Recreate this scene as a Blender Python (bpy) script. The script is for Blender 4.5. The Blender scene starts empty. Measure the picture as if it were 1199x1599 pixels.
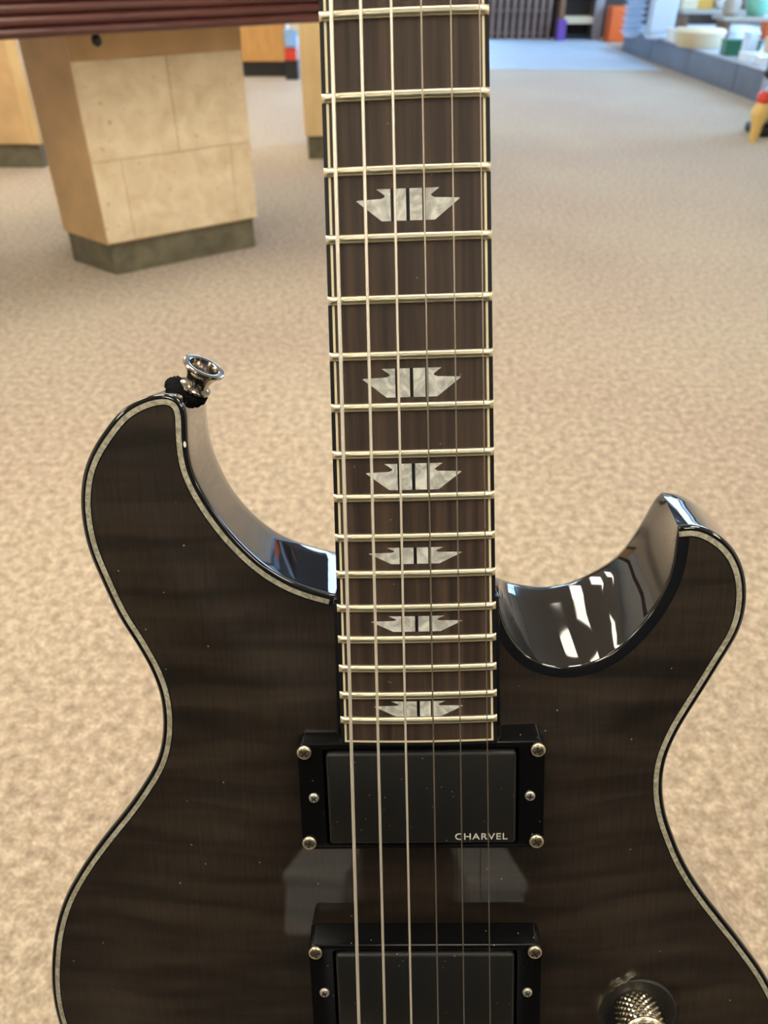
import bpy, bmesh, math, random
import numpy as np
from mathutils import Vector, Matrix, geometry
random.seed(7)
S = bpy.context.scene
COL = S.collection
# ------------------------------------------------------------------ camera
F, CX, CY = 1200.0, 599.5, 799.5            # focal length and centre, in pixels of 1199x1599
H, PIT = 0.90, math.radians(36.5)           # camera height and downward pitch
cam_d = bpy.data.cameras.new('camera'); cam = bpy.data.objects.new('camera', cam_d); COL.objects.link(cam)
cam_d.sensor_fit = 'VERTICAL'; cam_d.sensor_height = 36; cam_d.lens = F / 1599 * 36
cam.location = (0, 0, H); cam.rotation_euler = (math.pi / 2 - PIT, 0, 0)
cam_d.clip_start = 0.01; cam_d.clip_end = 100
cam_d.dof.use_dof = True; cam_d.dof.focus_distance = 0.272; cam_d.dof.aperture_fstop = 16.0
S.camera = cam
# ------------------------------------------------------------------ sky, exposure
S.view_settings.view_transform = 'Standard'; S.view_settings.look = 'None'
S.view_settings.gamma = 1; S.view_settings.use_curve_mapping = False
S.view_settings.exposure = 0.0
wd = bpy.data.worlds.new('sky'); S.world = wd; wd.use_nodes = True
bgn = wd.node_tree.nodes['Background']
bgn.inputs['Color'].default_value = (0.42, 0.66, 1.0, 1); bgn.inputs['Strength'].default_value = 9.0
LAMP = 13.4                                  # emission of the ceiling light diffusers
LAMPCOL = (1.0, 0.92, 0.76)

# ------------------------------------------------------------------ helpers
def nt(name):
    m = bpy.data.materials.new(name); m.use_nodes = True
    return m, m.node_tree.nodes, m.node_tree.links, m.node_tree.nodes['Principled BSDF']
def mat(name, col, rough=0.5, metal=0.0, coat=0.0, spec=0.5, emit=None, noise=None, bump=None):
    m, n, l, p = nt(name)
    p.inputs['Base Color'].default_value = (*col, 1); p.inputs['Roughness'].default_value = rough
    p.inputs['Metallic'].default_value = metal; p.inputs['Coat Weight'].default_value = coat
    p.inputs['Coat Roughness'].default_value = 0.04; p.inputs['Specular IOR Level'].default_value = spec
    if emit:
        p.inputs['Emission Color'].default_value = (*emit[0], 1); p.inputs['Emission Strength'].default_value = emit[1]
    tc = n.new('ShaderNodeTexCoord')
    if noise:                                # (scale, amount, stretch)
        sc, am, st = noise
        mp = n.new('ShaderNodeMapping'); mp.inputs['Scale'].default_value = st
        l.new(tc.outputs['Object'], mp.inputs['Vector'])
        t = n.new('ShaderNodeTexNoise'); t.inputs['Scale'].default_value = sc; t.inputs['Detail'].default_value = 4
        l.new(mp.outputs['Vector'], t.inputs['Vector'])
        r = n.new('ShaderNodeValToRGB')
        r.color_ramp.elements[0].position = 0.3; r.color_ramp.elements[1].position = 0.7
        r.color_ramp.elements[0].color = (*[c * (1 - am) for c in col], 1)
        r.color_ramp.elements[1].color = (*[min(1, c * (1 + am)) for c in col], 1)
        l.new(t.outputs['Fac'], r.inputs['Fac']); l.new(r.outputs['Color'], p.inputs['Base Color'])
    if bump:                                 # (scale, strength, distance)
        t = n.new('ShaderNodeTexNoise'); t.inputs['Scale'].default_value = bump[0]; t.inputs['Detail'].default_value = 3
        l.new(tc.outputs['Object'], t.inputs['Vector'])
        b = n.new('ShaderNodeBump'); b.inputs['Strength'].default_value = bump[1]; b.inputs['Distance'].default_value = bump[2]
        l.new(t.outputs['Fac'], b.inputs['Height']); l.new(b.outputs['Normal'], p.inputs['Normal'])
    return m
def link(name, me, mats, parent=None, smooth=False, loc=None, angle=None):
    o = bpy.data.objects.new(name, me); COL.objects.link(o)
    for m in (mats if isinstance(mats, (list, tuple)) else [mats]):
        if m and m.name not in [x.name for x in me.materials if x]: me.materials.append(m)
    if smooth:
        for f in me.polygons: f.use_smooth = True
        if angle is not None: me.set_sharp_from_angle(angle=math.radians(angle))
    if parent: o.parent = parent
    if loc is not None: o.location = loc
    return o
def mesh(name, v, f, mi=None):
    me = bpy.data.meshes.new(name); me.from_pydata([tuple(x) for x in v], [], f)
    bm = bmesh.new(); bm.from_mesh(me); bmesh.ops.recalc_face_normals(bm, faces=bm.faces); bm.to_mesh(me); bm.free()
    if mi:
        for p, i in zip(me.polygons, mi): p.material_index = i
    me.update(); return me
def box_me(name, x0, x1, y0, y1, z0, z1, bev=0.0, seg=2):
    bm = bmesh.new()
    bmesh.ops.create_cube(bm, size=1, matrix=Matrix.Translation(((x0+x1)/2, (y0+y1)/2, (z0+z1)/2)) @ Matrix.Diagonal((x1-x0, y1-y0, z1-z0, 1)))
    if bev: bmesh.ops.bevel(bm, geom=list(bm.edges), offset=bev, segments=seg, profile=0.5, affect='EDGES')
    me = bpy.data.meshes.new(name); bm.to_mesh(me); bm.free(); return me
def prism_me(name, poly, z0, z1, bev=0.0):
    n = len(poly); v = [(x, y, z0) for x, y in poly] + [(x, y, z1) for x, y in poly]
    f = [tuple(range(n))[::-1], tuple(range(n, 2*n))] + [(i, (i+1) % n, n+(i+1) % n, n+i) for i in range(n)]
    me = mesh(name, v, f)
    if bev:
        bm = bmesh.new(); bm.from_mesh(me); bmesh.ops.bevel(bm, geom=list(bm.edges), offset=bev, segments=2, profile=0.5, affect='EDGES'); bm.to_mesh(me); bm.free()
    return me
def lathe_me(name, prof, seg=32, closed_ends=True):
    v, f = [], []
    for r, z in prof:
        for k in range(seg):
            a = 2*math.pi*k/seg; v.append((r*math.cos(a), r*math.sin(a), z))
    for i in range(len(prof)-1):
        for k in range(seg):
            k2 = (k+1) % seg; f.append((i*seg+k, i*seg+k2, (i+1)*seg+k2, (i+1)*seg+k))
    if closed_ends:
        f.append(tuple(range(seg))[::-1]); f.append(tuple(range((len(prof)-1)*seg, len(prof)*seg)))
    return mesh(name, v, f)
def tube_me(name, pts, r, seg=10):
    pts = [Vector(p) for p in pts]; rr = r if isinstance(r, (list, tuple)) else [r]*len(pts)
    v, f = [], []; ref = None
    for i, p in enumerate(pts):
        t = (pts[min(i+1, len(pts)-1)] - pts[max(i-1, 0)]).normalized()
        if ref is None: ref = t.orthogonal().normalized()
        ref = (ref - t*ref.dot(t)).normalized(); b = t.cross(ref)
        for k in range(seg):
            a = 2*math.pi*k/seg; v.append(p + (ref*math.cos(a) + b*math.sin(a))*rr[i])
    for i in range(len(pts)-1):
        for k in range(seg):
            k2 = (k+1) % seg; f.append((i*seg+k, i*seg+k2, (i+1)*seg+k2, (i+1)*seg+k))
    f.append(tuple(range(seg))[::-1]); f.append(tuple(range((len(pts)-1)*seg, len(pts)*seg)))
    return mesh(name, v, f)
def tag(o, label, cat, group=None):
    o['label'] = label; o['category'] = cat
    if group: o['group'] = group
    return o
def struct(o, label=None):
    o['kind'] = 'structure'
    if label: o['label'] = label
    return o
def empty(name, loc, rz=0.0):
    o = bpy.data.objects.new(name, None); COL.objects.link(o); o.location = loc; o.rotation_euler = (0, 0, rz); o.empty_display_size = 0.05
    return o
def ray(px, py):
    x, y = (px-CX)/F, (py-CY)/F
    return Vector((x, math.cos(PIT) - y*math.sin(PIT), -math.sin(PIT) - y*math.cos(PIT)))
def at_z(px, py, z=0.0):                     # where a pixel's ray meets a level surface
    d = ray(px, py); return Vector((0, 0, H)) + d*((z-H)/d.z)
def at_y(px, py, y):                         # where it meets an upright plane at a known distance
    d = ray(px, py); return Vector((0, 0, H)) + d*(y/d.y)

# ------------------------------------------------------------------ materials
def carpet_mat():
    m, n, l, p = nt('carpet')
    tc = n.new('ShaderNodeTexCoord')
    t1 = n.new('ShaderNodeTexNoise'); t1.inputs['Scale'].default_value = 58; t1.inputs['Detail'].default_value = 3; t1.inputs['Roughness'].default_value = 0.65
    t2 = n.new('ShaderNodeTexNoise'); t2.inputs['Scale'].default_value = 1.1; t2.inputs['Detail'].default_value = 2
    t3 = n.new('ShaderNodeTexNoise'); t3.inputs['Scale'].default_value = 210; t3.inputs['Detail'].default_value = 2
    for t in (t1, t2, t3): l.new(tc.outputs['Object'], t.inputs['Vector'])
    r = n.new('ShaderNodeValToRGB'); e = r.color_ramp.elements
    e[0].position = 0.30; e[0].color = (0.265, 0.212, 0.155, 1); e[1].position = 0.70; e[1].color = (0.575, 0.495, 0.39, 1)
    k = r.color_ramp.elements.new(0.5); k.color = (0.41, 0.343, 0.262, 1)
    l.new(t1.outputs['Fac'], r.inputs['Fac'])
    r2 = n.new('ShaderNodeValToRGB'); e = r2.color_ramp.elements
    e[0].position = 0.35; e[0].color = (0.93, 0.86, 0.84, 1); e[1].position = 0.65; e[1].color = (1.04, 1.04, 1.0, 1)
    l.new(t2.outputs['Fac'], r2.inputs['Fac'])
    mx = n.new('ShaderNodeMix'); mx.data_type = 'RGBA'; mx.blend_type = 'MULTIPLY'; mx.inputs[0].default_value = 1
    l.new(r.outputs['Color'], mx.inputs[6]); l.new(r2.outputs['Color'], mx.inputs[7])
    r3 = n.new('ShaderNodeValToRGB'); e = r3.color_ramp.elements
    e[0].position = 0.36; e[0].color = (0.80, 0.78, 0.76, 1); e[1].position = 0.66; e[1].color = (1.17, 1.17, 1.17, 1)
    l.new(t3.outputs['Fac'], r3.inputs['Fac'])
    mx2 = n.new('ShaderNodeMix'); mx2.data_type = 'RGBA'; mx2.blend_type = 'MULTIPLY'; mx2.inputs[0].default_value = 1
    l.new(mx.outputs[2], mx2.inputs[6]); l.new(r3.outputs['Color'], mx2.inputs[7]); l.new(mx2.outputs[2], p.inputs['Base Color'])
    p.inputs['Roughness'].default_value = 0.95; p.inputs['Specular IOR Level'].default_value = 0.1
    p.inputs['Sheen Weight'].default_value = 0.25; p.inputs['Sheen Roughness'].default_value = 0.6
    b = n.new('ShaderNodeBump'); b.inputs['Strength'].default_value = 0.5; b.inputs['Distance'].default_value = 0.004
    ad = n.new('ShaderNodeMath'); ad.operation = 'ADD'
    l.new(t1.outputs['Fac'], ad.inputs[0]); l.new(t3.outputs['Fac'], ad.inputs[1])
    l.new(ad.outputs[0], b.inputs['Height']); l.new(b.outputs['Normal'], p.inputs['Normal'])
    return m
def grain_mat(name, cols, scale, stretch, rough=0.45, coat=0.0, spec=0.4):
    m, n, l, p = nt(name)
    tc = n.new('ShaderNodeTexCoord'); mp = n.new('ShaderNodeMapping'); mp.inputs['Scale'].default_value = stretch
    l.new(tc.outputs['Object'], mp.inputs['Vector'])
    t = n.new('ShaderNodeTexNoise'); t.inputs['Scale'].default_value = scale; t.inputs['Detail'].default_value = 5; t.inputs['Roughness'].default_value = 0.6
    l.new(mp.outputs['Vector'], t.inputs['Vector'])
    r = n.new('ShaderNodeValToRGB'); e = r.color_ramp.elements
    e[0].position = 0.28; e[0].color = (*cols[0], 1); e[1].position = 0.74; e[1].color = (*cols[2], 1)
    k = e.new(0.5); k.color = (*cols[1], 1)
    l.new(t.outputs['Fac'], r.inputs['Fac']); l.new(r.outputs['Color'], p.inputs['Base Color'])
    p.inputs['Roughness'].default_value = rough; p.inputs['Coat Weight'].default_value = coat
    p.inputs['Coat Roughness'].default_value = 0.05; p.inputs['Specular IOR Level'].default_value = spec
    b = n.new('ShaderNodeBump'); b.inputs['Strength'].default_value = 0.15; b.inputs['Distance'].default_value = 0.0003
    l.new(t.outputs['Fac'], b.inputs['Height']); l.new(b.outputs['Normal'], p.inputs['Normal'])
    return m
def flame_mat():
    m, n, l, p = nt('flamed_maple_top')
    tc = n.new('ShaderNodeTexCoord')
    sx = n.new('ShaderNodeSeparateXYZ'); l.new(tc.outputs['Object'], sx.inputs[0])
    ab = n.new('ShaderNodeMath'); ab.operation = 'ABSOLUTE'; l.new(sx.outputs['X'], ab.inputs[0])   # bookmatched halves
    cb = n.new('ShaderNodeCombineXYZ'); l.new(ab.outputs[0], cb.inputs['X']); l.new(sx.outputs['Y'], cb.inputs['Y'])
    mp = n.new('ShaderNodeMapping'); mp.inputs['Scale'].default_value = (9, 75, 1); mp.inputs['Rotation'].default_value = (0, 0, 0.10)
    l.new(cb.outputs[0], mp.inputs['Vector'])
    w = n.new('ShaderNodeTexNoise'); w.inputs['Scale'].default_value = 1.5; w.inputs['Detail'].default_value = 2; w.inputs['Distortion'].default_value = 0.5
    l.new(mp.outputs['Vector'], w.inputs['Vector'])
    mp2 = n.new('ShaderNodeMapping'); mp2.inputs['Scale'].default_value = (900, 60, 1); l.new(cb.outputs[0], mp2.inputs['Vector'])
    g = n.new('ShaderNodeTexNoise'); g.inputs['Scale'].default_value = 1; g.inputs['Detail'].default_value = 3; l.new(mp2.outputs['Vector'], g.inputs['Vector'])
    r = n.new('ShaderNodeValToRGB'); e = r.color_ramp.elements
    e[0].position = 0.32; e[0].color = (0.013, 0.0095, 0.007, 1); e[1].position = 0.72; e[1].color = (0.040, 0.029, 0.021, 1)
    l.new(w.outputs['Fac'], r.inputs['Fac'])
    r2 = n.new('ShaderNodeValToRGB'); e = r2.color_ramp.elements
    e[0].position = 0.3; e[0].color = (0.72, 0.70, 0.68, 1); e[1].position = 0.7; e[1].color = (1.1, 1.08, 1.05, 1)
    l.new(g.outputs['Fac'], r2.inputs['Fac'])
    mx = n.new('ShaderNodeMix'); mx.data_type = 'RGBA'; mx.blend_type = 'MULTIPLY'; mx.inputs[0].default_value = 1
    l.new(r.outputs['Color'], mx.inputs[6]); l.new(r2.outputs['Color'], mx.inputs[7]); l.new(mx.outputs[2], p.inputs['Base Color'])
    p.inputs['Roughness'].default_value = 0.5; p.inputs['Specular IOR Level'].default_value = 0.2
    p.inputs['Coat Weight'].default_value = 1.0; p.inputs['Coat Roughness'].default_value = 0.03; p.inputs['Coat IOR'].default_value = 1.48
    return m
def pearl_mat(name, c0, c1, sc=(120, 120, 120)):
    m, n, l, p = nt(name)
    tc = n.new('ShaderNodeTexCoord'); mp = n.new('ShaderNodeMapping'); mp.inputs['Scale'].default_value = sc; mp.inputs['Rotation'].default_value = (0, 0, 0.6)
    l.new(tc.outputs['Object'], mp.inputs['Vector'])
    t = n.new('ShaderNodeTexNoise'); t.inputs['Scale'].default_value = 1.6; t.inputs['Detail'].default_value = 2; t.inputs['Distortion'].default_value = 1.6
    l.new(mp.outputs['Vector'], t.inputs['Vector'])
    r = n.new('ShaderNodeValToRGB'); e = r.color_ramp.elements
    e[0].position = 0.36; e[0].color = (*c0, 1); e[1].position = 0.68; e[1].color = (*c1, 1)
    l.new(t.outputs['Fac'], r.inputs['Fac']); l.new(r.outputs['Color'], p.inputs['Base Color'])
    p.inputs['Roughness'].default_value = 0.28; p.inputs['Coat Weight'].default_value = 0.4
    return m
def wound_mat():
    m, n, l, p = nt('wound_string')
    p.inputs['Base Color'].default_value = (0.86, 0.82, 0.72, 1); p.inputs['Metallic'].default_value = 0.75; p.inputs['Roughness'].default_value = 0.42
    tc = n.new('ShaderNodeTexCoord'); w = n.new('ShaderNodeTexWave'); w.bands_direction = 'Y'; w.inputs['Scale'].default_value = 700
    l.new(tc.outputs['Object'], w.inputs['Vector'])
    b = n.new('ShaderNodeBump'); b.inputs['Strength'].default_value = 0.5; b.inputs['Distance'].default_value = 0.0001
    l.new(w.outputs['Fac'], b.inputs['Height']); l.new(b.outputs['Normal'], p.inputs['Normal'])
    return m
def stone_mat(name, c0, c1, c2):
    m, n, l, p = nt(name)
    tc = n.new('ShaderNodeTexCoord')
    t = n.new('ShaderNodeTexNoise'); t.inputs['Scale'].default_value = 14; t.inputs['Detail'].default_value = 6; t.inputs['Distortion'].default_value = 0.6
    v = n.new('ShaderNodeTexNoise'); v.inputs['Scale'].default_value = 55; v.inputs['Detail'].default_value = 1
    for q in (t, v): l.new(tc.outputs['Object'], q.inputs['Vector'])
    r = n.new('ShaderNodeValToRGB'); e = r.color_ramp.elements
    e[0].position = 0.3; e[0].color = (*c0, 1); e[1].position = 0.7; e[1].color = (*c1, 1); l.new(t.outputs['Fac'], r.inputs['Fac'])
    rv = n.new('ShaderNodeValToRGB'); e = rv.color_ramp.elements
    e[0].position = 0.68; e[0].color = (0, 0, 0, 1); e[1].position = 0.78; e[1].color = (1, 1, 1, 1); l.new(v.outputs['Fac'], rv.inputs['Fac'])
    mx = n.new('ShaderNodeMix'); mx.data_type = 'RGBA'; l.new(rv.outputs['Color'], mx.inputs[0]); l.new(r.outputs['Color'], mx.inputs[6]); mx.inputs[7].default_value = (*c2, 1)
    l.new(mx.outputs[2], p.inputs['Base Color']); p.inputs['Roughness'].default_value = 0.35
    return m
def pane_mat():
    m, n, l, p = nt('window_glass'); o = n['Material Output']
    t = n.new('ShaderNodeBsdfTransparent'); g = n.new('ShaderNodeBsdfGlossy'); g.inputs['Roughness'].default_value = 0.02
    x = n.new('ShaderNodeMixShader'); x.inputs[0].default_value = 0.05
    l.new(t.outputs[0], x.inputs[1]); l.new(g.outputs[0], x.inputs[2]); l.new(x.outputs[0], o.inputs['Surface'])
    return m
M = dict(
    glass=pane_mat(),
    carpet=carpet_mat(),
    wall=mat('painted_wall', (0.62, 0.57, 0.48), 0.8, noise=(3, 0.05, (1, 1, 1))),
    ceil=mat('ceiling_panel', (0.72, 0.69, 0.62), 0.9, noise=(60, 0.06, (1, 1, 1))),
    darkwall=mat('dark_panelling', (0.06, 0.045, 0.035), 0.6, noise=(6, 0.3, (8, 8, 1))),
    daylit_floor=mat('painted_daylight_floor', (0.52, 0.60, 0.70), 0.45, noise=(5, 0.06, (1, 1, 1))),
    lamp=mat('lamp_diffuser', (0.9, 0.9, 0.85), 0.6, emit=(LAMPCOL, LAMP)),
    lampframe=mat('lamp_frame', (0.8, 0.8, 0.78), 0.4),
    mullion=mat('window_mullion', (0.5, 0.5, 0.52), 0.4, 0.6),
    gloss=mat('black_gloss_lacquer', (0.006, 0.006, 0.007), 0.05, coat=1.0),
    flame=flame_mat(),
    bind=pearl_mat('cream_pearloid_binding', (0.28, 0.255, 0.185), (0.54, 0.51, 0.40), (220, 220, 220)),
    pearl=pearl_mat('white_pearloid', (0.44, 0.45, 0.42), (0.84, 0.85, 0.80)),
    rose=grain_mat('rosewood', ((0.014, 0.010, 0.008), (0.050, 0.032, 0.023), (0.105, 0.066, 0.046)), 1.0, (230, 7, 40), 0.5),
    ivory=mat('cream_purfling', (0.78, 0.70, 0.46), 0.35, noise=(200, 0.05, (1, 1, 1))),
    fbblack=mat('black_fretboard_binding', (0.008, 0.008, 0.010), 0.4, spec=0.3),
    neckblk=mat('black_neck_lacquer', (0.008, 0.008, 0.009), 0.18, coat=0.7),
    fret=mat('nickel_fret', (0.74, 0.69, 0.52), 0.34, 1.0, bump=(900, 0.25, 0.00006)),
    wound=wound_mat(),
    plain=mat('plain_steel_string', (0.48, 0.44, 0.38), 0.28, 1.0),
    ring=mat('black_ring_plastic', (0.003, 0.003, 0.0032), 0.2, spec=0.3),
    cover=mat('satin_black_pickup', (0.010, 0.010, 0.0098), 0.42, spec=0.3),
    print=mat('silver_print', (0.62, 0.61, 0.57), 0.5),
    screw=mat('aged_nickel_screw', (0.60, 0.53, 0.38), 0.30, 1.0, bump=(700, 0.3, 0.0001)),
    adj=mat('grey_steel_screw', (0.52, 0.50, 0.46), 0.45, 0.9, bump=(900, 0.4, 0.0001)),
    slot=mat('screw_slot', (0.01, 0.01, 0.01), 0.7),
    smoke=mat('smoked_chrome', (0.42, 0.38, 0.33), 0.16, 1.0),
    knurl=mat('knurled_nickel', (0.72, 0.65, 0.50), 0.24, 1.0),
    felt=mat('black_felt', (0.008, 0.008, 0.009), 1.0, spec=0.1, bump=(1500, 1.0, 0.0006)),
    chrome=mat('nickel_hardware', (0.65, 0.62, 0.56), 0.18, 1.0),
    chip=mat('chipped_lacquer', (0.85, 0.82, 0.72), 0.6),
    mahog=grain_mat('mahogany', ((0.065, 0.020, 0.019), (0.100, 0.031, 0.028), (0.140, 0.046, 0.040)), 3, (1.2, 14, 14), 0.30, 0.5),
    trav=stone_mat('travertine', (0.74, 0.60, 0.40), (0.93, 0.81, 0.60), (0.52, 0.39, 0.24)),
    travside=mat('tan_laminate', (0.64, 0.43, 0.22), 0.40, noise=(9, 0.12, (1, 1, 1))),
    grout=mat('tile_grout', (0.40, 0.29, 0.17), 0.8),
    plinth=mat('olive_grey_plinth', (0.155, 0.145, 0.100), 0.5, noise=(18, 0.3, (1, 1, 1))),
    honey=grain_mat('honey_veneer', ((0.50, 0.25, 0.07), (0.60, 0.32, 0.10), (0.68, 0.40, 0.15)), 4, (6, 6, 1), 0.35, 0.3),
    pale=grain_mat('pale_veneer', ((0.66, 0.46, 0.22), (0.74, 0.54, 0.28), (0.80, 0.62, 0.36)), 4, (6, 6, 1), 0.35, 0.3),
    black=mat('matte_black', (0.012, 0.012, 0.013), 0.55),
    riser=mat('slate_riser', (0.115, 0.125, 0.155), 0.5, noise=(5, 0.15, (1, 1, 1))),
    risertop=mat('riser_top', (0.42, 0.46, 0.52), 0.35),
    slat=mat('dark_brown_slat', (0.20, 0.13, 0.105), 0.55, noise=(6, 0.3, (1, 1, 1))),
    slatback=mat('dark_shelf_back', (0.045, 0.035, 0.033), 0.7),
    foam=mat('black_foam', (0.015, 0.015, 0.015), 0.9),
    white=mat('white_glaze', (0.80, 0.80, 0.78), 0.25), bluewhite=mat('pale_blue_white', (0.62, 0.74, 0.88), 0.35),
    cream=mat('cream_card', (0.72, 0.62, 0.42), 0.6), orange=mat('orange_plastic', (0.85, 0.16, 0.03), 0.45),
    purple=mat('purple_card', (0.16, 0.07, 0.36), 0.5), amber=mat('amber_card', (0.62, 0.34, 0.05), 0.5),
    mint=mat('mint_glaze', (0.22, 0.55, 0.42), 0.3), green=mat('dark_green_card', (0.02, 0.13, 0.06), 0.5),
    grey=mat('grey_metal', (0.33, 0.33, 0.35), 0.4, 0.5), stonegrey=mat('stone_grey_board', (0.40, 0.37, 0.32), 0.6),
    lilac=mat('lilac_glaze', (0.60, 0.52, 0.70), 0.4), red=mat('red_plastic', (0.70, 0.06, 0.03), 0.35),
    yellow=mat('straw_yellow', (0.75, 0.52, 0.17), 0.5), brown=mat('brown_weave', (0.22, 0.12, 0.06), 0.7),
    skyblue=mat('light_blue_plastic', (0.30, 0.52, 0.85), 0.3), navy=mat('blue_grey_plastic', (0.10, 0.13, 0.20), 0.4),
)

def add_dust(m, scale, rad, seed):             # sparse settled dust specks
    n, l = m.node_tree.nodes, m.node_tree.links; p = n['Principled BSDF']
    tc = n.new('ShaderNodeTexCoord'); mp = n.new('ShaderNodeMapping'); mp.inputs['Location'].default_value = (seed, seed*2, 0)
    v = n.new('ShaderNodeTexVoronoi'); v.inputs['Scale'].default_value = scale
    l.new(tc.outputs['Object'], mp.inputs['Vector']); l.new(mp.outputs['Vector'], v.inputs['Vector'])
    t = n.new('ShaderNodeMath'); t.operation = 'LESS_THAN'; t.inputs[1].default_value = rad; l.new(v.outputs['Distance'], t.inputs[0])
    mx = n.new('ShaderNodeMix'); mx.data_type = 'RGBA'; l.new(t.outputs[0], mx.inputs[0]); mx.inputs[7].default_value = (0.30, 0.28, 0.23, 1)
    if p.inputs['Base Color'].links: l.new(p.inputs['Base Color'].links[0].from_socket, mx.inputs[6])
    else: mx.inputs[6].default_value = p.inputs['Base Color'].default_value
    l.new(mx.outputs[2], p.inputs['Base Color'])
for k_, (q_, sc_, rd_) in enumerate((('flame', 110, 0.035), ('cover', 260, 0.055), ('ring', 230, 0.05), ('rose', 160, 0.035))): add_dust(M[q_], sc_, rd_, k_*0.37)

# ------------------------------------------------------------------ the room
X0, X1, Y0, Y1, ZC = -4.6, 4.0, -5.0, 10.75, 2.9
me = box_me('floor', X0, X1, Y0, Y1, -0.05, 0.0); struct(link('floor', me, M['carpet']), 'beige speckled carpet floor')
me = prism_me('trim', [(-0.6, 7.9), (2.45, 7.75), (2.45, Y1-0.02), (-0.6, Y1-0.02)], 0.0, 0.004); struct(link('trim_1', me, M['daylit_floor']), 'floor strip by the far wall with blue daylight put into its colour')  # patch of blue daylight on the floor, put into the strip's colour
struct(link('ceiling', box_me('ceiling', X0, X1, Y0, Y1, ZC, ZC+0.05), M['ceil']))
struct(link('wall_left', box_me('wall_left', X0-0.1, X0, Y0, Y1, 0, ZC), M['wall']))
struct(link('wall_rear', box_me('wall_rear', X0, X1, Y0-0.1, Y0, 0, ZC), M['darkwall']))
DX0, DX1, DZ = -1.60, 1.30, 2.35              # glazed shop door in the far wall, behind the guitar neck
wf = empty('wall_far', (0, Y1, 0)); struct(wf)
for (a, b, c, d) in ((X0, DX0, 0, ZC), (DX1, X1, 0, ZC), (DX0, DX1, DZ, ZC)):
    link('wall_panel', box_me('wall_panel', a, b, 0, 0.1, c, d), M['darkwall'], wf)
dr = empty('door_1', (DX0, Y1, 0)); struct(dr, 'double glazed shop door in the far wall')
for x in (0.03, 0.85, (DX1-DX0)/2+0.425, DX1-DX0-0.03): link('door_stile', box_me('door_stile', x-0.03, x+0.03, 0.02, 0.07, 0, DZ), M['mullion'], dr)
for x0_, x1_ in ((0.061, 0.819), (0.881, (DX1-DX0)/2+0.394), ((DX1-DX0)/2+0.456, DX1-DX0-0.061)): link('pane', box_me('pane', x0_, x1_, 0.042, 0.048, 0.1, DZ-0.08), M['glass'], dr)
for z in (0.05, DZ-0.04): link('door_rail', box_me('door_rail', 0.06, DX1-DX0-0.06, 0.025, 0.065, z-0.035, z+0.035), M['mullion'], dr)
struct(link('pavement', box_me('pavement', X0-4, X1+8, Y1+0.1, Y1+9, -0.08, -0.02), M['stonegrey']), 'pavement outside the shop door')
WY0, WY1, WZ0, WZ1 = 5.2, 10.4, 0.35, 2.6     # shop window over the display platform
wr = empty('wall_right', (X1, 0, 0)); struct(wr)
for (a, b, c, d) in ((Y0, WY0, 0, ZC), (WY1, Y1, 0, ZC), (WY0, WY1, 0, WZ0), (WY0, WY1, WZ1, ZC)):
    link('wall_panel', box_me('wall_panel', 0, 0.1, a, b, c, d), M['wall'], wr)
wn = empty('window_1', (X1, WY0, WZ0)); struct(wn, 'shop window over the display platform')
for k in range(4):
    link('pane', box_me('pane', 0.047, 0.053, (WY1-WY0)*k/4+0.031, (WY1-WY0)*(k+1)/4-0.031, 0.001, WZ1-WZ0-0.001), M['glass'], wn)
for k in range(5):
    y = (WY1-WY0)*k/4; link('mullion', box_me('mullion', 0.02, 0.08, y-0.03, y+0.03, 0, WZ1-WZ0), M['mullion'], wn)
pl = bpy.data.lights.new('window_daylight', 'AREA'); pl.shape = 'RECTANGLE'; pl.size = WY1-WY0; pl.size_y = WZ1-WZ0
po = bpy.data.objects.new('window_daylight', pl); COL.objects.link(po); po.location = (X1+0.12, (WY0+WY1)/2, (WZ0+WZ1)/2)
po.rotation_euler = Matrix(((0, 0, 1), (1, 0, 0), (0, 1, 0))).to_euler(); pl.cycles.is_portal = True
pd = bpy.data.lights.new('door_daylight', 'AREA'); pd.shape = 'RECTANGLE'; pd.size = DX1-DX0; pd.size_y = DZ
qd = bpy.data.objects.new('door_daylight', pd); COL.objects.link(qd); qd.location = ((DX0+DX1)/2, Y1+0.12, DZ/2)
qd.rotation_euler = (-math.pi/2, 0, 0); pd.cycles.is_portal = True
# ceiling lights: recessed fluorescent panels
fr0, df0 = box_me('frame', -0.33, 0.33, -0.64, 0.64, -0.02, 0.0), box_me('diffuser', -0.29, 0.29, -0.60, 0.60, -0.026, -0.0205)
LAMPS = [(x, y) for y in (-3.0, -0.2) for x in (-3.2, -1.0, 1.2, 3.2)] + [(-3.2, 2.6), (-1.0, 2.6), (-2.1, 4.0), (-3.2, 5.4), (-1.0, 5.4), (-1.2, 6.8), (0.1, 1.2), (-2.1, 1.2)]  # panels off the regular rows are added to brighten pedestal and left floor
for x, y in LAMPS:
    if True:
        L = empty('ceiling_light', (x, y, ZC)); tag(L, 'long warm white fluorescent panel in the ceiling', 'ceiling light', 'ceiling light panels')
        link('frame', fr0, M['lampframe'], L); link('diffuser', df0, M['lamp'], L)

e = empty('added_dark_cabinet', (0, -1.5, 0)); tag(e, 'tall black cabinet added behind the camera to darken the guitar reflections', 'cabinet')  # unseen, added so the glossy guitar front reflects something dark
link('body', box_me('body', -1.3, 1.3, 0.02, 0.5, 0.08, 1.5, 0.005), M['black'], e)
link('plinth', box_me('plinth', -1.28, 1.28, 0.05, 0.48, 0, 0.08), M['black'], e)
for k in range(4): link('door', box_me('door', -1.3+k*0.65+0.004, -0.65+k*0.65-0.004, 0.501, 0.52, 0.09, 1.49, 0.003), M['black'], e)

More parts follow.
